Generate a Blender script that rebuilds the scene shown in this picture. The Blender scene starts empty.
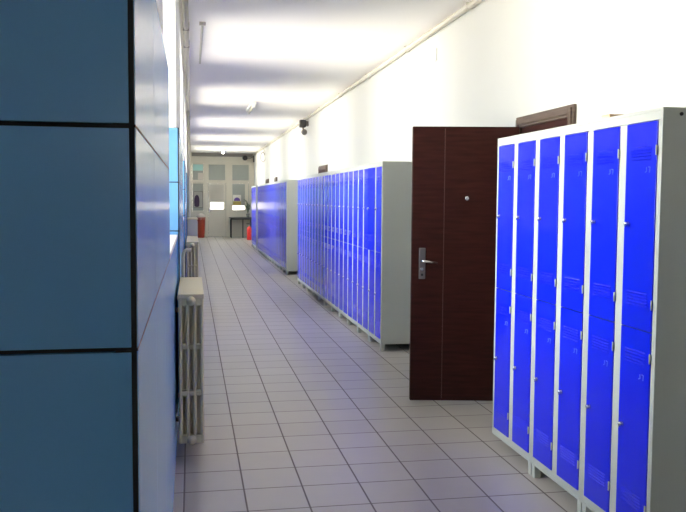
import bpy, bmesh, math
from mathutils import Vector, Matrix

S = bpy.context.scene
COL = S.collection

# ------------------------------------------------------------------ helpers
class MB:
    """collects solid shapes and links them as ONE mesh object"""
    def __init__(self):
        self.bm = bmesh.new()
    def box(self, x0, x1, y0, y1, z0, z1, mat=0):
        vs = [self.bm.verts.new(p) for p in ((x0,y0,z0),(x1,y0,z0),(x1,y1,z0),(x0,y1,z0),
                                             (x0,y0,z1),(x1,y0,z1),(x1,y1,z1),(x0,y1,z1))]
        for q in ((0,3,2,1),(4,5,6,7),(0,1,5,4),(1,2,6,5),(2,3,7,6),(3,0,4,7)):
            f = self.bm.faces.new([vs[i] for i in q]); f.material_index = mat
        return self
    def prism(self, pts, axis, a, b, mat=0):
        """extrude a 2D outline along an axis: axis 1 -> pts are (x, z)"""
        def P(p, t):
            if axis == 0: return (t, p[0], p[1])
            if axis == 1: return (p[0], t, p[1])
            return (p[0], p[1], t)
        A = [self.bm.verts.new(P(p, a)) for p in pts]; B = [self.bm.verts.new(P(p, b)) for p in pts]
        n = len(pts)
        fs = [self.bm.faces.new(A), self.bm.faces.new(B[::-1])]
        for i in range(n):
            fs.append(self.bm.faces.new((A[i], B[i], B[(i+1) % n], A[(i+1) % n])))
        for f in fs: f.material_index = mat
        return self
    def tube(self, pts, r, seg=12, mat=0, caps=True):
        pts = [Vector(p) for p in pts]; rings = []
        n = len(pts); rr = r if isinstance(r, (list, tuple)) else [r]*n
        up = None
        for i, p in enumerate(pts):
            t = (pts[min(i+1, n-1)] - pts[max(i-1, 0)]).normalized()
            if up is None:
                up = t.orthogonal().normalized()
            up = (up - t*up.dot(t))
            up = up.normalized() if up.length > 1e-6 else t.orthogonal().normalized()
            s = t.cross(up)
            rings.append([self.bm.verts.new(p + (up*math.cos(2*math.pi*k/seg) + s*math.sin(2*math.pi*k/seg))*rr[i]) for k in range(seg)])
        for i in range(n-1):
            for k in range(seg):
                f = self.bm.faces.new((rings[i][k], rings[i][(k+1) % seg], rings[i+1][(k+1) % seg], rings[i+1][k]))
                f.smooth = True; f.material_index = mat
        if caps:
            self.bm.faces.new(rings[0][::-1]).material_index = mat
            self.bm.faces.new(rings[-1]).material_index = mat
        return self
    def lathe(self, prof, c, axis=2, seg=24, mat=0):
        """prof: list of (radius, height) along an axis through c"""
        rings = []
        for r, h in prof:
            ring = []
            for k in range(seg):
                a = 2*math.pi*k/seg; u, v = max(r, 1e-4)*math.cos(a), max(r, 1e-4)*math.sin(a)
                p = (c[0]+u, c[1]+v, c[2]+h) if axis == 2 else ((c[0]+h, c[1]+u, c[2]+v) if axis == 0 else (c[0]+u, c[1]+h, c[2]+v))
                ring.append(self.bm.verts.new(p))
            rings.append(ring)
        for i in range(len(rings)-1):
            for k in range(seg):
                f = self.bm.faces.new((rings[i][k], rings[i][(k+1) % seg], rings[i+1][(k+1) % seg], rings[i+1][k]))
                f.smooth = True; f.material_index = mat
        self.bm.faces.new(rings[0][::-1]).material_index = mat
        self.bm.faces.new(rings[-1]).material_index = mat
        return self
    def build(self, name, mats, parent=None, loc=(0,0,0), bevel=0, seg=2):
        bm = self.bm
        bmesh.ops.recalc_face_normals(bm, faces=bm.faces[:])
        me = bpy.data.meshes.new(name); bm.to_mesh(me); bm.free()
        for m in (mats if isinstance(mats, (list, tuple)) else [mats]): me.materials.append(m)
        o = bpy.data.objects.new(name, me); COL.objects.link(o); o.location = loc
        if parent: o.parent = parent
        if bevel:
            b = o.modifiers.new('bevel', 'BEVEL'); b.width = bevel; b.segments = seg
            b.limit_method = 'ANGLE'; b.angle_limit = math.radians(40)
        return o

def tag(o, label, cat, group=None, kind=None):
    o['label'] = label; o['category'] = cat
    if group: o['group'] = group
    if kind: o['kind'] = kind
    return o
def empty(name, loc, label, cat, group=None, kind=None):
    o = bpy.data.objects.new(name, None); COL.objects.link(o); o.location = loc
    o.empty_display_size = .1
    return tag(o, label, cat, group, kind)
def struct(o, label, cat):
    return tag(o, label, cat, kind='structure')
def copy_tree(o, parent=None):
    c = o.copy(); COL.objects.link(c)
    if parent: c.parent = parent
    for ch in list(o.children): copy_tree(ch, c)
    return c

# ------------------------------------------------------------------ materials
def lin(c):
    return tuple((v/255/12.92 if v/255 <= .04045 else ((v/255+.055)/1.055)**2.4) for v in c)
def mat(name, col, rough=.5, metal=0, spec=.5, coat=0, var=0, vscale=6, bump=0, bscale=40):
    m = bpy.data.materials.new(name); m.use_nodes = True
    nt = m.node_tree; b = nt.nodes['Principled BSDF']
    b.inputs['Base Color'].default_value = (*col, 1)
    b.inputs['Roughness'].default_value = rough; b.inputs['Metallic'].default_value = metal
    b.inputs['Specular IOR Level'].default_value = spec
    b.inputs['Coat Weight'].default_value = coat
    if var or bump:
        tc = nt.nodes.new('ShaderNodeTexCoord')
    if var:
        n = nt.nodes.new('ShaderNodeTexNoise'); n.inputs['Scale'].default_value = vscale; n.inputs['Detail'].default_value = 4
        nt.links.new(tc.outputs['Object'], n.inputs['Vector'])
        mx = nt.nodes.new('ShaderNodeMix'); mx.data_type = 'RGBA'
        mx.inputs[6].default_value = (*[v*(1-var) for v in col], 1); mx.inputs[7].default_value = (*[min(1, v*(1+var)) for v in col], 1)
        nt.links.new(n.outputs['Fac'], mx.inputs[0]); nt.links.new(mx.outputs[2], b.inputs['Base Color'])
    if bump:
        n2 = nt.nodes.new('ShaderNodeTexNoise'); n2.inputs['Scale'].default_value = bscale
        nt.links.new(tc.outputs['Object'], n2.inputs['Vector'])
        bp = nt.nodes.new('ShaderNodeBump'); bp.inputs['Strength'].default_value = bump; bp.inputs['Distance'].default_value = .004
        nt.links.new(n2.outputs['Fac'], bp.inputs['Height']); nt.links.new(bp.outputs['Normal'], b.inputs['Normal'])
    return m

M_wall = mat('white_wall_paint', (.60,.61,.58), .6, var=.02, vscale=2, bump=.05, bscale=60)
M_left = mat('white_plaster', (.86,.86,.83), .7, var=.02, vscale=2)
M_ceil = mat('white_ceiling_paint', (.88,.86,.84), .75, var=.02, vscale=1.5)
M_lam = mat('blue_laminate', (.165,.43,.78), .20, var=.04, vscale=3)
M_dark = mat('black_joint', (.008,.008,.012), .7)
M_sill = mat('cream_sill', (.75,.70,.66), .4, var=.03)
M_upvc = mat('white_frame_paint', (.78,.78,.76), .35)
M_end = mat('beige_partition_paint', (.64,.60,.51), .45, var=.03)
M_enddoor = mat('grey_door_paint', (.60,.57,.50), .45, var=.03)
M_body = mat('light_grey_steel', (.46,.48,.44), .42, var=.02, vscale=4)
M_blue = mat('blue_enamel', (.001,.008,.64), .17, spec=.5)
M_plate = mat('dull_grey_metal', (.20,.185,.18), .45, metal=1)
M_chrome = mat('polished_metal', (.72,.72,.72), .22, metal=1)
M_steel = mat('brushed_metal', (.42,.41,.40), .38, metal=1)
M_mark = mat('pale_paint_mark', (.08,.14,.80), .6)
M_black = mat('black_plastic', (.015,.015,.017), .45)
M_rad = mat('cream_radiator_enamel', (.66,.57,.36), .4, var=.05, vscale=10)
M_pipe = mat('white_pipe_paint', (.50,.48,.41), .45)
M_red = mat('red_bin_plastic', (.45,.06,.03), .4)
M_ext = mat('red_extinguisher_enamel', (.62,.025,.02), .3)
M_bag = mat('pale_bag', (.62,.56,.50), .6, bump=.4)
M_leaf = mat('green_leaf', (.035,.08,.03), .5, var=.3, vscale=20)
M_pot = mat('grey_pot', (.2,.2,.19), .6)
M_tabletop = mat('dark_table_top', (.05,.05,.055), .4)
M_paper = mat('white_paper', (.75,.73,.68), .7)
M_purple = mat('dark_purple_print', (.06,.03,.08), .6)
M_yellow = mat('yellow_print', (.45,.36,.10), .6)
M_violet = mat('violet_print', (.12,.06,.30), .6)
M_orange = mat('orange_card', (.80,.56,.32), .6)
M_cam = mat('dark_camera_plastic', (.06,.055,.055), .5)
M_camg = mat('grey_camera_plastic', (.22,.20,.19), .5)

def wood(name, c0, c1, rough):
    m = bpy.data.materials.new(name); m.use_nodes = True; nt = m.node_tree; b = nt.nodes['Principled BSDF']
    tc = nt.nodes.new('ShaderNodeTexCoord'); mp = nt.nodes.new('ShaderNodeMapping')
    mp.inputs['Scale'].default_value = (2, 2, 22)
    n = nt.nodes.new('ShaderNodeTexNoise'); n.inputs['Scale'].default_value = 2.2; n.inputs['Detail'].default_value = 6
    r = nt.nodes.new('ShaderNodeValToRGB'); r.color_ramp.elements[0].color = (*c0, 1); r.color_ramp.elements[1].color = (*c1, 1)
    r.color_ramp.elements[0].position = .3; r.color_ramp.elements[1].position = .75
    nt.links.new(tc.outputs['Object'], mp.inputs['Vector']); nt.links.new(mp.outputs['Vector'], n.inputs['Vector'])
    nt.links.new(n.outputs['Fac'], r.inputs['Fac']); nt.links.new(r.outputs['Color'], b.inputs['Base Color'])
    b.inputs['Roughness'].default_value = rough; b.inputs['Specular IOR Level'].default_value = .16
    return m
M_wood = wood('dark_brown_veneer', (.018,.0045,.0035), (.042,.010,.008), .42)
M_frame = wood('brown_frame_wood', (.085,.062,.050), (.15,.112,.088), .4)
M_inlay = mat('dark_inlay', (.07,.03,.025), .3)

# glass: clear pane with a faint mirror sheen
def glass(name, tint=(.95,.97,.97,1)):
    m = bpy.data.materials.new(name); m.use_nodes = True; nt = m.node_tree; nt.nodes.clear()
    o = nt.nodes.new('ShaderNodeOutputMaterial'); t = nt.nodes.new('ShaderNodeBsdfTransparent')
    t.inputs['Color'].default_value = tint
    g = nt.nodes.new('ShaderNodeBsdfGlossy'); g.inputs['Roughness'].default_value = .02
    fr = nt.nodes.new('ShaderNodeFresnel'); fr.inputs['IOR'].default_value = 1.45
    mx = nt.nodes.new('ShaderNodeMixShader')
    nt.links.new(fr.outputs[0], mx.inputs[0]); nt.links.new(t.outputs[0], mx.inputs[1]); nt.links.new(g.outputs[0], mx.inputs[2])
    nt.links.new(mx.outputs[0], o.inputs['Surface'])
    return m
M_glass = glass('clear_window_glass')
M_tint = glass('grey_tinted_glass', (.55,.55,.52,1))

def film(name, col, tr):
    m = mat(name, col, .35, var=.10, vscale=3); nt = m.node_tree
    o = nt.nodes['Material Output']; b = nt.nodes['Principled BSDF']
    t = nt.nodes.new('ShaderNodeBsdfTranslucent'); t.inputs['Color'].default_value = (*col, 1)
    mx = nt.nodes.new('ShaderNodeMixShader'); mx.inputs[0].default_value = tr
    nt.links.new(b.outputs[0], mx.inputs[1]); nt.links.new(t.outputs[0], mx.inputs[2]); nt.links.new(mx.outputs[0], o.inputs['Surface'])
    return m
M_film = film('frosted_pane', (.36,.38,.35), .08)
M_cyan = film('turquoise_pane', (.45,.75,.72), .4)
M_blind = film('pale_vertical_blind', (.52,.50,.46), .3)
# lit lamp tube
def emit(name, col, s):
    m = bpy.data.materials.new(name); m.use_nodes = True
    b = m.node_tree.nodes['Principled BSDF']; b.inputs['Emission Color'].default_value = (*col, 1); b.inputs['Emission Strength'].default_value = s
    return m
M_lamp = emit('lit_lamp_diffuser', (1,.97,.88), 14.0)

# floor: ceramic tiles on a square grid with dark grout
TS, TX, TY = .2922, .2485, 3.7408
def tiles():
    m = bpy.data.materials.new('grey_floor_tiles'); m.use_nodes = True; nt = m.node_tree; L = nt.links
    b = nt.nodes['Principled BSDF']
    tc = nt.nodes.new('ShaderNodeTexCoord'); sp = nt.nodes.new('ShaderNodeSeparateXYZ'); L.new(tc.outputs['Object'], sp.inputs[0])
    def math_(op, a, bb=None):
        n = nt.nodes.new('ShaderNodeMath'); n.operation = op
        for i, v in enumerate((a, bb)):
            if v is None: continue
            if isinstance(v, (int, float)): n.inputs[i].default_value = v
            else: L.new(v, n.inputs[i])
        return n.outputs[0]
    masks = []; cells = []
    for ax, off, wd in (('X', TX, .0034), ('Y', TY, .0034)):
        u = math_('DIVIDE', math_('SUBTRACT', sp.outputs[ax], off - 20*TS), TS)
        fr = math_('FRACT', u); cells.append(math_('FLOOR', u))
        d = math_('MINIMUM', fr, math_('SUBTRACT', 1, fr))
        mr = nt.nodes.new('ShaderNodeMapRange'); mr.interpolation_type = 'SMOOTHSTEP'
        mr.inputs['From Min'].default_value = wd/TS*.7; mr.inputs['From Max'].default_value = wd/TS*1.7
        L.new(d, mr.inputs['Value']); masks.append(mr.outputs[0])
    mk = math_('MULTIPLY', masks[0], masks[1])
    cb = nt.nodes.new('ShaderNodeCombineXYZ'); L.new(cells[0], cb.inputs[0]); L.new(cells[1], cb.inputs[1])
    wn = nt.nodes.new('ShaderNodeTexWhiteNoise'); wn.noise_dimensions = '2D'; L.new(cb.outputs[0], wn.inputs['Vector'])
    ns = nt.nodes.new('ShaderNodeTexNoise'); ns.inputs['Scale'].default_value = 9; ns.inputs['Detail'].default_value = 5
    L.new(tc.outputs['Object'], ns.inputs['Vector'])
    f = math_('ADD', math_('MULTIPLY', wn.outputs['Value'], .5), math_('MULTIPLY', ns.outputs['Fac'], .5))
    c = nt.nodes.new('ShaderNodeMix'); c.data_type = 'RGBA'
    c.inputs[6].default_value = (.39,.36,.335,1); c.inputs[7].default_value = (.45,.415,.385,1); L.new(f, c.inputs[0])
    g = nt.nodes.new('ShaderNodeMix'); g.data_type = 'RGBA'; g.inputs[6].default_value = (.15,.125,.12,1)
    L.new(mk, g.inputs[0]); L.new(c.outputs[2], g.inputs[7]); L.new(g.outputs[2], b.inputs['Base Color'])
    rr = nt.nodes.new('ShaderNodeMapRange'); rr.inputs['To Min'].default_value = .8; rr.inputs['To Max'].default_value = .33
    L.new(mk, rr.inputs['Value']); L.new(rr.outputs[0], b.inputs['Roughness'])
    bp = nt.nodes.new('ShaderNodeBump'); bp.inputs['Strength'].default_value = .5; bp.inputs['Distance'].default_value = .002
    L.new(mk, bp.inputs['Height']); L.new(bp.outputs['Normal'], b.inputs['Normal'])
    return m
M_floor = tiles()

# ------------------------------------------------------------------ room shell
XW = 2.30          # right wall plane
XP = -.075         # face of the clad piers on the left
XB = -.092         # face of the parapets below the windows
XO = -.46          # outer face of the left wall
ZC = 3.09          # ceiling
YB, YE = -3.0, 30.85
struct(MB().box(-.62, 2.5, YB-.2, YE+.5, -.15, 0).build('floor', M_floor), 'grey square ceramic tile floor of the corridor with dark grout lines', 'floor')
struct(MB().box(-.62, 2.5, YB-.2, YE+.5, ZC, ZC+.15).build('ceiling', M_ceil), 'white corridor ceiling with bright bands of daylight', 'ceiling')
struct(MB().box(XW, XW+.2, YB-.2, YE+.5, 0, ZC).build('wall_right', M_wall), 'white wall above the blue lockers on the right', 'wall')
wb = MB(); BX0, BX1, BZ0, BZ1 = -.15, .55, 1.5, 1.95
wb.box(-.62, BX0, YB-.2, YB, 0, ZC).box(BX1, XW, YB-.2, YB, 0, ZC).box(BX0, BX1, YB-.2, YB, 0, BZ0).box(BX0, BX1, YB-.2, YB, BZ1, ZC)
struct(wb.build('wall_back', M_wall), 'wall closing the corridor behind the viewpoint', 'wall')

f = MB(); f.box(BX0, BX0+.05, YB-.12, YB-.07, BZ0, BZ1).box(BX1-.05, BX1, YB-.12, YB-.07, BZ0, BZ1).box(BX0+.05, BX1-.05, YB-.12, YB-.07, BZ0, BZ0+.05).box(BX0+.05, BX1-.05, YB-.12, YB-.07, BZ1-.05, BZ1)
wbk = struct(f.build('window_13', M_upvc), 'small unseen window added behind the viewpoint to light the near pier', 'window')  # unseen window, added to brighten the near blue pier
MB().box(BX0+.045, BX1-.045, YB-.10, YB-.095, BZ0+.045, BZ1-.045).build('pane', M_glass, wbk)
PITCH, WIN0, WW, NW = 4.75, 2.95, 2.40, 6  # the sixth window is added to light the far partition
ZS, ZT = 1.20, 2.92
piers = []
wl = MB()
wl.box(-.62, XO, YB, 1.17, 0, ZC)                     # blind bay beside the viewpoint
y = 1.188
for k in range(NW+1):
    y1 = WIN0+PITCH*k-.018 if k < NW else YE
    piers.append((y, y1))
    wl.box(XO, XB, y, y1, 0, ZC)
    if k < NW:
        a, b_ = y1, y1+WW+.036
        wl.box(XO, XB-.016, a, b_, 0, ZS-.012)
        wl.box(XO, XB, a, b_, ZT, ZC)
        y = b_
wl.box(-.62, XO, 1.17, 1.4, 0, ZC)
struct(wl.build('wall_left', M_left), 'white left wall of window bays and piers', 'wall')

ZJ = (0.0, 1.235, 1.545, 1.89)
ordn = ['first', 'second', 'third', 'fourth', 'fifth', 'sixth', 'seventh', 'eighth', 'ninth', 'tenth', 'eleventh', 'twelfth']
tn = 1
for k, (a, b_) in enumerate(piers):
    # laminate cladding on the corridor face and both reveals
    p = MB(); g = .0035
    last = (k == NW)
    for r in range(3):
        z0, z1 = ZJ[r]+(g if r else 0.0), ZJ[r+1]-g
        p.box(XO+.06, XP-.0085, a-.018, a-.006, z0, z1)                    # reveal facing the viewpoint
        ys = [a-.018+.010]
        n = max(1, round((b_-a)/.62))
        for i in range(n):
            u0 = a-.010+(b_-a+.02)*i/n + (.0012 if i else 0); u1 = a-.010+(b_-a+.02)*(i+1)/n - (.0012 if i < n-1 else 0)
            p.box(XP-.010, XP, u0, u1, z0-(g-.0014 if r else 0), z1+(g-.0014))
        if not last: p.box(XO+.06, XP-.0105, b_+.006, b_+.018, z0, z1)
    o = struct(p.build('trim_%d' % tn, M_lam, bevel=.0006, seg=1), 'blue laminate panel cladding on the %s pier from the viewpoint' % ordn[k], 'wall cladding'); tn += 1
    q = MB(); q.box(XO+.06, XP-.0105, a-.0058, b_+(0 if last else .0058), 0, 1.888)
    q.box(XP-.03, XP-.0015, a-.0165, a-.0102, 0, 1.888); 
    for zj in ZJ[1:3]: q.box(XP-.03, XP+.0003, a-.0164, b_+.004, zj-.0019, zj+.0019)
    q.build('joint_backing', M_dark, o)
for k in range(NW):
    a = WIN0+PITCH*k; b_ = a+WW
    p = MB(); p.box(XB-.014, XB, a+.001, b_-.001, 0, ZS-.014)
    struct(p.build('trim_%d' % tn, M_lam, bevel=.001, seg=1), 'blue laminate facing of the parapet below the %s window' % ordn[k], 'wall cladding'); tn += 1
    s = MB(); s.box(XO, XB+.004, a+.001, b_-.001, ZS-.011, ZS+.012)
    struct(s.build('trim_%d' % tn, M_sill, bevel=.003), 'pale stone sill of the %s window' % ordn[k], 'window sill'); tn += 1
    # window: frame, mullion, transom and panes; the sixth one is added for its light
    f = MB(); x0, x1 = XO+.01, XO+.055
    z0 = ZS+.013
    for (u0, u1, v0, v1) in ((a, a+.06, z0, ZT), (b_-.06, b_, z0, ZT), (a, b_, z0, z0+.06), (a, b_, ZT-.06, ZT), ((a+b_)/2-.04, (a+b_)/2+.04, z0, ZT), (a, b_, 2.42, 2.47)):
        f.box(x0, x1, u0, u1, v0, v1)
    w = struct(f.build('window_%d' % (k+1), M_upvc), 'white framed window in the %s bay of the left wall' % ordn[k], 'window')
    MB().box(x0+.02, x0+.024, a+.05, b_-.05, z0+.05, ZT-.05).build('pane', M_glass, w)
    L = bpy.data.lights.new('daylight_portal', 'AREA'); L.shape = 'RECTANGLE'; L.size = WW-.02; L.size_y = ZT-ZS-.05
    L.cycles.is_portal = True
    lo = bpy.data.objects.new('daylight_portal', L); COL.objects.link(lo)
    lo.location = (XO+.075, (a+b_)/2, (ZT+ZS)/2); lo.rotation_euler = (math.radians(90), 0, math.radians(-90))

# ------------------------------------------------------------------ end partition (Y = YE)
T0, T1 = YE, YE+.07
e = MB()
X = dict(l=XP, a=.03, b=.455, c=.605, d=1.262, e=1.468, f=1.95, g=2.06, r=XW)
e.box(XO, .03, T0, T1, 0, ZC)
e.box(.03, XW, T0, T1, 2.70, ZC)
for x0, x1 in ((X['b'], X['c']), (X['d'], X['e']), (2.13, XW)): e.box(x0, x1, T0, T1, 0, 2.70)
for x0, x1 in ((.03, X['b']), (X['c'], X['d']), (X['e'], 2.13)): e.box(x0, x1, T0, T1, 1.995, 2.07)
e.box(.03, X['b'], T0, T1, 0, .95); e.box(X['e'], 2.13, T0, T1, 0, .98)
e.box(1.99, 2.05, T0, T1, .98, 1.995)
struct(e.build('wall_end', M_end, bevel=.004), 'beige partition with glazed panes closing the far end', 'wall')
struct(MB().box(.02, XW-.001, T0-.10, T0-.001, 2.965, ZC-.001).build('trim_%d' % tn, M_camg), 'dark strip standing in for the gap shading above the far partition', 'shade strip'); tn += 1  # shading of the gap under the ceiling, put in as a dark strip
def pane(n, x0, x1, z0, z1, m, lab):
    n += 1
    f = MB(); t = .03
    for u0, u1, v0, v1 in ((x0, x0+t, z0, z1), (x1-t, x1, z0, z1), (x0+t, x1-t, z0, z0+t), (x0+t, x1-t, z1-t, z1)): f.box(u0, u1, T0+.012, T1-.005, v0, v1)
    w = struct(f.build('window_%d' % n, M_end), lab, 'window')
    MB().box(x0+t-.004, x1-t+.004, T0+.035, T0+.041, z0+t-.004, z1-t+.004).build('pane', m, w)
    return w
w = pane(6, .031, X['b']-.001, 2.071, 2.699, M_film, 'upper left pane of the far partition with a turquoise strip')
MB().box(.062, .424, T0+.0225, T0+.0325, 2.44, 2.668).build('turquoise_strip', M_cyan, w)
MB().box(.24, .424, T0+.0225, T0+.0325, 2.11, 2.36).build('paper_sheet', M_bag, w)
pane(7, X['c']+.001, X['d']-.001, 2.071, 2.699, M_film, 'frosted pane above the far door')
pane(8, X['e']+.001, 2.129, 2.071, 2.699, M_film, 'frosted pane at the upper right of the far partition')
w = pane(9, .031, X['b']-.001, .951, 1.994, M_film, 'left pane of the far partition behind the red bin')
pane(10, X['e']+.001, 1.989, .981, 1.994, M_tint, 'right pane of the far partition above the table')['label'] = 'clear right pane of the far partition above the dark table'
w10 = bpy.data.objects['window_11']
MB().box(1.50, 1.96, T0+.0275, T0+.0325, 1.165, 1.963).build('frosted_film', M_film, w10)
pane(11, 2.051, 2.129, .981, 1.994, M_film, 'narrow pane at the right edge of the far partition')
# door leaf at the far end
je = MB()
je.box(X['c']+.0005, X['c']+.0075, T0+.04, T1-.001, .001, 1.994).box(X['d']-.0075, X['d']-.0005, T0+.04, T1-.001, .001, 1.994)
je.build('door_rebate', M_dark, bpy.data.objects['wall_end'])
dm = MB(); x0, x1 = X['c']+.008, X['d']-.008
for u0, u1, v0, v1 in ((x0, x0+.075, .002, 1.994), (x1-.075, x1, .002, 1.994), (x0+.075, x1-.075, .002, 1.03), (x0+.075, x1-.075, 1.93, 1.994)): dm.box(u0, u1, T0+.01, T0+.055, v0, v1)
dm.box(x0+.09, x1-.09, T0+.004, T0+.011, .12, .90)
d = struct(dm.build('door_5', M_enddoor, bevel=.003), 'grey half glazed door in the middle of the far partition', 'door')
MB().box(x0+.071, x1-.071, T0+.030, T0+.035, 1.026, 1.934).build('pane', M_tint, d)
bl = MB(); n = 9; bw = (x1-x0-.155)/n
for i in range(n):
    u = x0+.078+i*bw
    bl.prism([(u-.004, T0+.0165), (u+bw+.004, T0+.0235), (u+bw+.004, T0+.0255), (u-.004, T0+.0185)], 2, 1.285, 1.929)
bl.build('vertical_blind', M_blind, d)
h = MB(); h.box(x0+.02, x0+.05, T0+.0, T0+.0105, .90, 1.08); h.tube([(x0+.035, T0+.006, 1.0), (x0+.035, T0-.04, 1.0), (x0+.13, T0-.045, 1.0)], .009)
h.build('handle', M_chrome, d)
MB().box(x0-.02, x1+.02, T0-.02, T0+.003, .001, .014).build('threshold', M_chrome, d)

# posters on the far partition
p = MB(); p.box(.07, .43, T0-.012, T0-.001+.012, 1.08, 1.66)
po = empty('poster', (.25, T0+.008, 1.08), 'framed dark purple picture on the left pane behind the red bin', 'poster')
pf = MB()
for u0, u1, v0, v1 in ((-.17, -.15, .0, .60), (.15, .17, .0, .60), (-.15, .15, 0, .02), (-.15, .15, .58, .60)): pf.box(u0, u1, -.012, .003, v0, v1)
pf.build('frame', M_camg, po)
MB().box(-.151, .151, -.006, .002, .019, .581).build('sheet', M_blind, po)
MB().lathe([(.05, 0), (.085, .04), (.095, .2), (.085, .33), (.06, .40), (.02, .44)], (-.05, -.15, .03), seg=14).build('printed_shape', M_purple, po).scale = (1, .06, 1)
p.bm.free()
po = empty('poster', (1.665, T0+.02, 1.167), 'small poster with violet arch over yellow on the right pane above the table', 'poster')
MB().box(-.15, .15, -.006, .0, 0, .395).build('sheet', M_paper, po)
MB().box(-.145, .145, -.008, -.0061, .01, .16).build('yellow_field', M_yellow, po)
a = [(.12*math.cos(t*math.pi/10), .17+.13*math.sin(t*math.pi/10)) for t in range(11)]
MB().prism(a, 1, -.008, -.0061).build('violet_arch', M_violet, po)

# ------------------------------------------------------------------ lockers
UW, UD, UH = .5684, .50, 1.80
CW = UW/2
DZ = ((.112, .9345), (.9385, 1.752))           # lower and upper door
def make_door_mesh(h, upper, dw=.222):
    """door leaf: local origin on the hinge edge (y=0), free edge at +y, front is -x"""
    m = MB()
    m.box(-.004, .014, 0, dw, 0, h)
    return m
def louvers(m, z_top, dw, n=5, step=.0125):
    for i in range(n):
        z = z_top - i*step
        m.prism([(-.0035, z-.0062), (-.0078, z-.0062), (-.0092, z-.0050), (-.0035, z)], 1, .035, dw-.04)
def build_unit(detail):
    root = bpy.data.objects.new('locker', None); COL.objects.link(root); root.empty_display_size = .1
    b = MB(); t = .012; z0 = .066
    b.box(0, UD, 0.0005, t, z0, UH); b.box(0, UD, UW-t, UW-.0005, z0, UH)         # sides
    b.box(UD-t, UD, t, UW-t, z0, UH)                                     # back
    b.box(0, UD-t, t, UW-t, UH-t, UH); b.box(0, UD-t, t, UW-t, z0, z0+t) # top, bottom
    b.box(.02, UD-t, CW-.006, CW+.006, z0+t, UH-t)                       # partition
    b.box(.02, UD-t, t, CW-.006, .93, .942); b.box(.02, UD-t, CW+.006, UW-t, .93, .942)  # mid shelf
    b.box(.0, .018, t, UW-t, 1.755, UH-t); b.box(.0, .018, t, UW-t, z0+t, .109)   # header, plinth rail
    b.box(.0, .018, t, .0285, .109, 1.755); b.box(.0, .018, UW-.0315, UW-t, .109, 1.755)
    b.box(.0, .018, .2535, CW+.0285, .109, 1.755)                        # middle stile
    b.build('body', M_body, root, bevel=.0022)
    for fx in (.002, UD-.045):
        for fy in (.004, UW-.044):
            f = MB()
            f.prism([(fy, 0), (fy+.034, 0), (fy+.040, .067), (fy-.0, .067)], 0, fx, fx+.035)
            f.build('foot', M_body, root, bevel=.002)
    for c in range(2):
        y0 = c*CW+.030
        for k in (1, 0):
            za, zb = DZ[k]; h = zb-za; dw = .222
            m = make_door_mesh(h, k, dw)
            if k: tz = (1.660, 1.086)
            else: tz = (.853, .272)
            for z in tz: louvers(m, z-za, dw)
            dr = m.build('door', M_blue, root, (0, y0, za), bevel=.0015)
            dr['tier'] = k
            if detail >= 1:
                kz = (1.353 if k else .530) - za
                l = MB(); l.lathe([(.011, 0), (.011, -.005), (.008, -.012), (.0085, -.017), (.001, -.019)], (-.004, dw-.034, kz), axis=0, seg=12)
                l.box(-.022, -.012, dw-.038, dw-.030, kz-.014, kz+.004)
                l.build('lock', M_chrome, dr)
            if detail >= 2:
                for z in ((1.640, 1.045) if k else (.835, .235)):
                    hg = MB(); hg.tube([(-.008, -.004, z-za-.019), (-.008, -.004, z-za+.019)], .0030, 8); hg.box(-.006, -.003, -.003, .005, z-za-.016, z-za+.016)
                    hg.build('hinge', M_body, dr)
                mz = (1.566 if k else .750) - za
                mk = MB()
                mk.tube([(-.0044, .066, mz+.012), (-.0044, .064, mz-.004), (-.0044, .074, mz-.008)], .0022, 6)
                mk.tube([(-.0044, .052, mz+.012), (-.0044, .040, mz+.011), (-.0044, .043, mz-.010)], .0022, 6)
                mk.build('painted_mark', M_mark, dr)
    return root
protos = {}
def unit(detail, x, y, label, group):
    if detail not in protos:
        o = build_unit(detail); protos[detail] = o
    else: o = copy_tree(protos[detail])
    o.location = (x, y, 0)
    return tag(o, label, 'locker', group)
XN, YN = 1.7464, 2.8567
names = ['nearest two-column blue locker unit, its dark grey side panel facing the viewer',
         'middle unit of the three blue lockers in the right foreground',
         'blue locker unit of the foreground group standing right beside the open brown door']
near = []
for i in range(3):
    near.append(unit(2, XN, YN+i*UW, names[i], 'blue lockers in the right foreground'))
# the front foot at the far corner of the foreground group is set back
ft = [o for o in near[2].children if o.name.startswith('foot')]
for o in ft:
    if abs(o.data.vertices[0].co.x) < .05 and min(v.co.y for v in o.data.vertices) > .3:
        o.location = (.09, -.03, 0)
XM, YM = 1.7641, 7.5591
NM = 11
mid = []
for i in range(NM):
    lab = ('first blue locker unit of the middle row, pale green-grey side panel facing the viewer' if i == 0 else
           'last blue locker unit at the far end of the middle row' if i == NM-1 else
           '%s blue locker unit from the near end of the middle row' % ordn[i])
    mid.append(unit(1, XM, YM+i*UW, lab, 'blue lockers in the middle row'))
YT, NT = 15.5, 12
for i in range(NT):
    lab = ('first blue locker unit of the third row, beige side panel showing past the middle row' if i == 0 else
           'last blue locker unit at the far end of the third row' if i == NT-1 else
           '%s blue locker unit from the near end of the third row' % ordn[i])
    unit(0, XM, YT+i*UW, lab, 'blue lockers in the third row')
YF = 23.0
for i in range(3):
    unit(0, XM, YF+i*UW, '%s blue locker unit of the short farthest row near the end door' % ['nearest', 'middle', 'farthest'][i], 'blue lockers in the farthest row')
# one upper door of the middle row stands slightly ajar
for o in mid[0].children:
    if o.name.startswith('door') and o['tier'] == 1 and o.location.y > .2:
        o.rotation_euler.z = math.radians(5)

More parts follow.
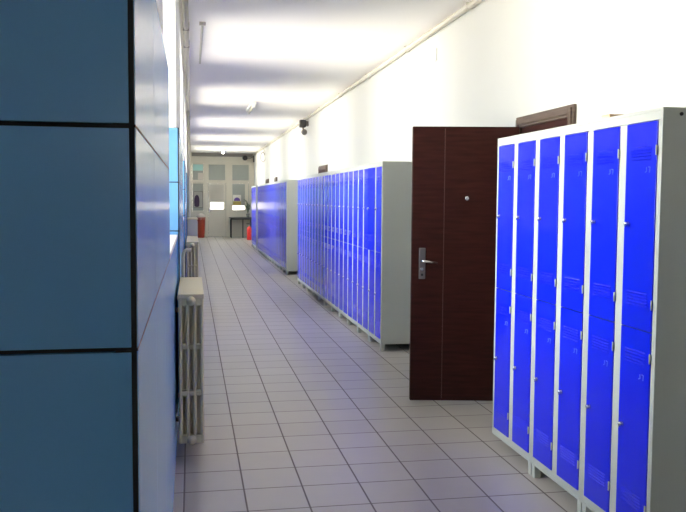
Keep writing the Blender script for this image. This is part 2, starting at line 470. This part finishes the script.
# small orange card box lying on top of the foreground lockers
ob = empty('card_box', (XN+.004, 3.305, 1.8), 'small orange card box lying on top of the foreground lockers', 'box')
MB().box(0, .07, -.035, .035, 0.0005, .009).build('tray', M_orange, ob, bevel=.001)
MB().box(-.002, .072, -.037, .037, .0095, .014).build('lid', M_orange, ob, bevel=.002)
# round plug on the side panel of the nearest unit
MB().lathe([(.007, 0), (.007, -.005), (.004, -.007)], (.075, .0005, 1.775), axis=1, seg=16).build('side_plug', M_black, near[0])

# ------------------------------------------------------------------ open brown door and the door frames
def door_frame(n, y0, y1, lab, top=2.03, leaf=True):
    f = MB(); w = .075
    for x0, x1, k in ((XW-.022, XW-.0005, 0), (XW-.034, XW-.0221, .018)):
        ww = w-2*k
        f.box(x0, x1, y0+k, y0+k+ww, .0005, top-k); f.box(x0, x1, y1-k-ww, y1-k, .0005, top-k); f.box(x0, x1, y0+k+ww, y1-k-ww, top-k-ww, top-k)
    o = struct(f.build('trim_%d' % n, M_frame, bevel=.004), lab, 'door frame')
    return o
def shut_leaf(n, y0, y1, lab):
    m = MB(); m.box(XW-.020, XW-.002, y0+.077, y1-.077, .006, 1.953)
    d = struct(m.build('door_%d' % n, M_wood, bevel=.002), lab, 'door')
    hh = MB(); hh.box(XW-.027, XW-.0205, y0+.10, y0+.135, .9, 1.1); hh.tube([(XW-.024, y0+.118, 1.02), (XW-.06, y0+.118, 1.02), (XW-.064, y0+.20, 1.02)], .008, 8)
    hh.build('handle', M_steel, d)
fr1 = door_frame(tn, 4.70, 5.60, 'brown wooden door frame rising above the foreground lockers'); tn += 1
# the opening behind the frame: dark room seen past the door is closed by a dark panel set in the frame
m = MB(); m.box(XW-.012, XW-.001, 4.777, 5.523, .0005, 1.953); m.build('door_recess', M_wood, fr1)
door_frame(tn, 13.97, 14.87, 'brown door frame in the gap between the middle and third locker rows'); tn += 1
shut_leaf(2, 13.97, 14.87, 'closed brown door in the gap between the middle and third locker rows')
door_frame(tn, 22.37, 22.95, 'brown door frame in the gap after the third locker row'); tn += 1
shut_leaf(3, 22.37, 22.95, 'closed brown door in the gap after the third locker row')
door_frame(tn, 24.85, 25.70, 'brown door frame beyond the farthest lockers'); tn += 1
shut_leaf(4, 24.85, 25.70, 'closed brown door beyond the farthest lockers')

DW = .785
hx, hy = 2.258, 5.495
ang = math.atan2(5.637-hy, 1.530-hx)      # leaf runs from hinge to free edge
# leaf local frame: +x from hinge to free edge, -y... thickness
DL = math.hypot(1.530-hx, 5.637-hy)
m = MB(); m.box(0, DL, -.022, .022, .014, 1.955)
d1 = struct(m.build('door_1', M_wood, bevel=.003), 'dark brown wooden door standing open across the corridor', 'door')
d1.location = (hx, hy, 0); d1.rotation_euler.z = ang
# local +y of the leaf points towards the viewer after the rotation
s = 1
def front(v): return s*v
m = MB(); m.box(DL-.228, DL-.223, .0205, .0232, .03, 1.94); m.build('inlay_strip', M_inlay, d1)
m = MB(); m.box(DL+.0002, DL+.003, -.019, .019, .02, 1.95); m.build('edge_strip', M_frame, d1)
m = MB(); m.box(DL+.003, DL+.006, -.012, .012, .86, 1.14); m.build('latch_plate', M_steel, d1)
hp = MB(); hp.box(DL-.098, DL-.052, .0221, .031, .885, 1.105)
ho = hp.build('handle_plate', M_plate, d1, bevel=.006)
lv = MB(); lv.tube([(DL-.075, .031, 1.015), (DL-.075, .062, 1.015), (DL-.082, .070, 1.014), (DL-.10, .072, 1.012), (DL-.180, .070, 1.002)], [.011,.010,.010,.0095,.008], 12)
lv.build('lever', M_chrome, ho)
kc = MB(); kc.lathe([(.0125, 0), (.0125, .004), (.010, .006)], (DL-.075, .031, .955), axis=1, seg=16); kc.build('key_cylinder', M_chrome, ho)
kc = MB(); kc.lathe([(.009, 0), (.009, .003)], (DL-.075, .031, .915), axis=1, seg=16); kc.build('thumb_turn', M_black, ho)
pe = MB(); pe.lathe([(.015, .0215), (.0155, .0265), (.012, .030), (.006, .028)], (.357, 0, 1.455), axis=1, seg=20); pe.build('peephole', M_chrome, d1)
for z in (.25, 1.0, 1.75):
    g = MB(); g.tube([(-.008, .016, z-.05), (-.008, .016, z+.05)], .008, 10); g.build('hinge', M_steel, d1)

# ------------------------------------------------------------------ radiators
def radiator(y0, n, label, pipe):
    r = empty('radiator', (0 if pipe else .016, y0, 0), label, 'radiator', 'cream radiators along the left wall')
    xs = (-.063, -.025, .013, .051); first = None; st = .0605
    for i in range(n):
        if first is None:
            m = MB(); rr = .0115
            for x in xs:
                m.prism([(x-.0095, -.018), (x-.005, -.026), (x+.005, -.026), (x+.0095, -.018), (x+.0095, .018), (x+.005, .026), (x-.005, .026), (x-.0095, .018)], 2, .115, .918)
            m.box(xs[0], xs[3], .019, .024, .13, .90)
            for z, hh in ((.135, .022), (.388, .013), (.643, .013), (.893, .026)):
                m.box(xs[0]-.009, xs[3]+.009, -.0245, .017, z-hh, z+hh)
            for z in (.135, .893): m.tube([(-.006, -.0302, z), (-.006, .0302, z)], .021, 12)
            m.box(xs[0]-.012, xs[3]+.012, -.029, .029, .905, .93)
            first = m.build('section', M_rad, r, bevel=.006)
            first.location = (0, .031, 0)
        else:
            c = first.copy(); COL.objects.link(c); c.parent = r; c.location = (0, .031+i*st, 0)
    for z in (.135, .893):
        p = MB(); p.lathe([(.026, 0), (.026, -.008), (.015, -.010), (.015, -.022), (.004, -.024)], (-.006, .0, z), axis=1, seg=14); p.build('end_plug', M_rad, r)
    for yy in (.2, n*st-.2):
        for z in (.20, .82):
            MB().box(-.0915 if pipe else (-.1075 if yy < .5 else -.0905), -.050, yy-.012, yy+.012, z-.012, z+.012).build('wall_bracket', M_rad, r)
    if pipe:
        yy = n*st+.05
        p = MB(); p.tube([(-.006, n*st-.01, .893), (-.03, n*st+.03, .893), (-.055, yy, .92), (-.056, yy, 1.06), (-.050, yy, 1.095), (-.035, yy+.005, 1.105), (-.005, yy+.01, 1.105)], .0115, 10)
        p.build('feed_pipe', M_pipe, r)
    return r
radiator(4.47, 16, 'nearest cream column radiator low on the left wall with a bent feed pipe', True)
radiator(9.80, 25, 'second cream column radiator farther along the left wall', False)
# pale cabinet past the second radiator
cb = empty('cabinet', (.012, 14.3, 0), 'pale box cabinet against the left wall past the second radiator', 'cabinet')
MB().box(-.082, .085, 0, .7, .0005, 1.07).build('body', M_pipe, cb, bevel=.004)
MB().box(-.084, .092, -.008, .708, 1.0705, 1.095).build('top', M_rad, cb, bevel=.004)
MB().box(.0851, .090, .02, .68, .06, 1.04).build('door', M_pipe, cb, bevel=.002)

# ------------------------------------------------------------------ pipes and ceiling fittings
def pipe(name, pts, r, label, cat, mat_=M_pipe, brackets=()):
    o = empty(name, pts[0], label, cat)
    b = Vector(pts[0])
    MB().tube([Vector(p)-b for p in pts], r, 14).build('tube', mat_, o)
    return o, b
o, b0 = pipe('heating_pipe', [(XW-.040, -2.98, 3.036), (XW-.040, 30.58, 3.036)], .026, 'long white heating pipe under the ceiling along the right wall', 'pipe')
for i in range(16):
    yy = .6+2*i
    g = MB(); g.box(-.028, .0392, yy-.012+2.98, yy+.012+2.98, -.008, .008); g.box(-.030, .030, yy-.009+2.98, yy+.009+2.98, -.030, .030); g.build('pipe_clip', M_pipe, o, bevel=.004)
o, b0 = pipe('heating_pipe', [(-.040, 1.3, 3.040), (-.040, 30.72, 3.040)], .026, 'long white heating pipe under the ceiling along the left wall', 'pipe')
for yy in (4.0, 8.0, 8.9, 13.0, 17.0, 21.0, 25.0, 29.0):
    g = MB(); g.box(-.030, .030, yy-1.3-.012, yy-1.3+.012, -.030, .0495); g.build('pipe_clip', M_camg if 7 < yy < 10 else M_pipe, o, bevel=.004)
o, b0 = pipe('riser_pipe', [(-.047, 15.25, .001), (-.047, 15.25, 3.012)], .027, 'vertical white riser pipe on the left wall behind the pale cabinet', 'pipe')
# ceiling conduit
o = empty('conduit', (.112, 7.98, ZC), 'thin white conduit fixed to the ceiling near the left wall', 'conduit')
MB().box(-.012, .012, 0, 2.35, -.016, .002).build('channel', M_pipe, o, bevel=.003)
MB().box(-.03, .03, -.03, .0, -.03, .002).build('end_box', M_pipe, o, bevel=.004)

def lamp(y, x, label, lit):
    o = empty('ceiling_lamp', (x, y, ZC), label, 'ceiling lamp', 'small ceiling lamps')
    MB().box(-.05, .05, -.60, .60, -.045, -.0005).build('housing', M_upvc, o, bevel=.006)
    MB().tube([(0, -.58, -.068), (0, .58, -.068)], .019, 14).build('tube', M_lamp if lit else M_pipe, o)
    for s_ in (-1, 1):
        MB().box(-.025, .025, s_*.60-.018, s_*.60+.018, -.092, -.0455).build('tube_holder', M_upvc, o, bevel=.004)
    return o
lamp(28.9, 1.10, 'lit tube lamp on the ceiling near the far partition', True)
lamp(14.9, 1.06, 'unlit tube lamp on the ceiling above the middle locker row', False)

# junction box, wall cameras, cable loop on the right wall
o = empty('junction_box', (XW, 7.67, 2.82), 'small white junction cover high on the right wall above the brown door', 'box')
MB().box(-.008, .002, -.035, .035, -.06, .06).build('cover', M_wall, o, bevel=.004)
MB().lathe([(.006, -.0085), (.004, -.010)], (0, 0, 0), axis=0, seg=10).build('screw', M_pipe, o)

o = empty('security_camera', (XW, 16.4, 2.93), 'dark security camera with a round lens unit high on the right wall', 'camera', None)
MB().box(-.055, -.0005, -.05, .05, -.05, .05).build('wall_mount', M_camg, o, bevel=.006)
MB().box(-.175, -.0555, -.075, .075, -.075, .075).build('housing', M_cam, o, bevel=.012)
MB().tube([(-.11, 0, -.074), (-.10, 0, -.12)], .018, 10).build('stem', M_camg, o)
MB().lathe([(.01, -.06), (.045, -.045), (.06, -.01), (.05, .03), (.02, .05)], (-.085, 0, -.165), axis=1, seg=16).build('lens_unit', M_camg, o)

o = empty('security_camera', (1.97, YE-.16, 2.90), 'black security camera on a bracket at the upper right of the far partition', 'camera')
MB().lathe([(.03, -.16), (.085, -.13), (.095, -.02), (.085, .04), (.05, .05)], (-.02, 0, .02), axis=1, seg=18).build('housing', M_black, o)
MB().tube([(.07, 0, .02), (.18, .02, .02), (.24, .06, .04), (XW-1.97, .06, .04)], .022, 10).build('bracket_arm', M_camg, o)
MB().box(XW-1.97-.05, XW-1.97-.0005, .0, .12, -.13, .12).build('wall_mount', M_cam, o, bevel=.008)

o = empty('cable_loop', (XW-.02, 26.2, 2.88), 'loop of dark cable hanging from the pipe on the right wall', 'cable')
pts = [(-.05+.075*math.cos(t*2*math.pi/20), .04*math.sin(t*2*math.pi/20), -.14+.15*math.sin(t*2*math.pi/20)) for t in range(21)]
MB().tube(pts, .011, 8).build('loop', M_camg, o)
MB().tube([(-.03, 0, .0), (-.01, 0, .06), (-.02, 0, .13)], .010, 8).build('hanger', M_camg, o)

# ------------------------------------------------------------------ things by the far partition
o = empty('waste_bin', (.335, 30.3, 0), 'tall red waste bin with a pale bag by the far partition', 'bin')
b = MB()
b.lathe([(.115, .001), (.125, .02), (.155, .70), (.168, .71), (.168, .735), (.150, .735), (.118, .04), (.02, .035)], (0, 0, 0), seg=28); b.build('bin_body', M_red, o)
b = MB(); b.lathe([(.148, .60), (.160, .742), (.172, .75), (.150, .80), (.09, .86), (.02, .88)], (0, 0, 0), seg=18); b.build('bin_liner', M_bag, o)

o = empty('table', (1.78, 30.45, 0), 'dark topped table with thin black legs against the far partition', 'table')
MB().box(-.42, .42, -.30, .36, .715, .745).build('table_top', M_tabletop, o, bevel=.004)
MB().box(-.38, .38, -.26, .32, .66, .7145).build('apron', M_tabletop, o)
for xx in (-.36, .06, .38):
    for yy in (-.26, .30):
        if xx == .06 and yy > 0: continue
        MB().box(xx-.018, xx+.018, yy-.018, yy+.018, .001, .66).build('leg', M_black, o)

o = empty('potted_plant', (2.03, 30.28, .7455), 'dark green potted plant standing on the right end of the far table', 'plant')
MB().lathe([(.05, 0), (.072, .12), (.076, .13), (.066, .13), (.06, .11)], (0, 0, 0), seg=18).build('pot', M_pot, o)
st = MB()
import random
rnd = random.Random(4)
lf = MB()
for i in range(16):
    a = rnd.uniform(0, 2*math.pi); L_ = rnd.uniform(.22, .5); sp = rnd.uniform(.04, .13)
    p0 = Vector((0, 0, .11)); p1 = Vector((math.cos(a)*sp*.4, math.sin(a)*sp*.4, .11+L_*.6)); p2 = Vector((math.cos(a)*sp, math.sin(a)*sp, .11+L_))
    st.tube([p0, p1, p2], .004, 6)
    for q, sc in ((p1, 1), (p2, 1.1)):
        dirv = Vector((math.cos(a+rnd.uniform(-.8, .8)), math.sin(a+rnd.uniform(-.8, .8)), rnd.uniform(-.2, .6))).normalized()
        sd = dirv.cross(Vector((0, 0, 1))).normalized()*.024*sc; nrm = dirv.cross(sd).normalized()*.004
        pts = [q, q+dirv*.04*sc+sd, q+dirv*.085*sc+sd*.6, q+dirv*.11*sc, q+dirv*.085*sc-sd*.6, q+dirv*.04*sc-sd]
        A = [lf.bm.verts.new(v+nrm) for v in pts]; B = [lf.bm.verts.new(v-nrm) for v in pts]
        lf.bm.faces.new(A); lf.bm.faces.new(B[::-1])
        for k in range(6): lf.bm.faces.new((A[k], B[k], B[(k+1) % 6], A[(k+1) % 6]))
st.build('stems', M_leaf, o); lf.build('foliage', M_leaf, o)['kind'] = 'stuff'

o = empty('fire_extinguisher', (1.965, 28.6, 0), 'red fire extinguisher standing on the floor before the far table', 'fire extinguisher')
MB().lathe([(.080, .001), (.088, .01), (.088, .36), (.075, .42), (.04, .455), (.025, .46), (.025, .48)], (0, 0, 0), seg=24).build('cylinder', M_ext, o)
MB().lathe([(.026, .4805), (.026, .50), (.018, .525), (.018, .54)], (0, 0, 0), seg=14).build('valve', M_steel, o)
v = MB(); v.box(-.10, .02, -.010, .010, .5405, .552); v.box(-.11, .01, -.010, .010, .565, .577); v.box(-.008, .012, -.012, .012, .552, .565); v.build('handle', M_black, o)
MB().tube([(.02, 0, .51), (.08, .0, .52), (.115, 0, .44), (.105, 0, .25), (.10, 0, .10)], .011, 8).build('hose', M_black, o)


# ------------------------------------------------------------------ daylight
w = bpy.data.worlds.new('daylight'); S.world = w; w.use_nodes = True; nt = w.node_tree; L = nt.links
bg = nt.nodes['Background']
tc = nt.nodes.new('ShaderNodeTexCoord'); sp = nt.nodes.new('ShaderNodeSeparateXYZ'); L.new(tc.outputs['Generated'], sp.inputs[0])
rp = nt.nodes.new('ShaderNodeValToRGB'); cr = rp.color_ramp
SKY, HOR, GND = (.95,.97,.97), (.82,.82,.80), (1.0,.89,.75)
GS = 1.5
mr = nt.nodes.new('ShaderNodeMapRange'); mr.inputs['From Min'].default_value = -1; mr.inputs['From Max'].default_value = 1
L.new(sp.outputs['Z'], mr.inputs['Value']); L.new(mr.outputs[0], rp.inputs['Fac'])
cr.elements[0].position = 0; cr.elements[0].color = (*[v*GS for v in GND], 1)
cr.elements[1].position = 1; cr.elements[1].color = (*[v*2.0 for v in SKY], 1)
for pos, c in ((.46, [v*GS for v in GND]), (.52, HOR)):
    e_ = cr.elements.new(pos); e_.color = (*c, 1)
L.new(rp.outputs['Color'], bg.inputs['Color']); bg.inputs['Strength'].default_value = 6.0

# ------------------------------------------------------------------ camera
f, pit, yaw, rol, h = 823.49, .0695, .1821, .0066, 1.4473
cam = bpy.data.cameras.new('camera'); co = bpy.data.objects.new('camera', cam); COL.objects.link(co)
cam.sensor_width = 36; cam.lens = f/686*36; cam.clip_start = .05; cam.clip_end = 200
fw = Vector((math.sin(yaw)*math.cos(pit), math.cos(yaw)*math.cos(pit), -math.sin(pit)))
r0 = Vector((math.cos(yaw), -math.sin(yaw), 0)); u0 = r0.cross(fw)
r1 = r0*math.cos(rol)+u0*math.sin(rol); u1 = u0*math.cos(rol)-r0*math.sin(rol)
mw = Matrix((r1, u1, -fw)).transposed().to_4x4(); mw.translation = Vector((0, 0, h))
co.matrix_world = mw
S.camera = co

S.view_settings.view_transform = 'Standard'; S.view_settings.look = 'None'
S.view_settings.exposure = 1.3; S.view_settings.gamma = 1.0; S.view_settings.use_curve_mapping = False
S.cycles.max_bounces = 10; S.cycles.diffuse_bounces = 6; S.cycles.transparent_max_bounces = 8
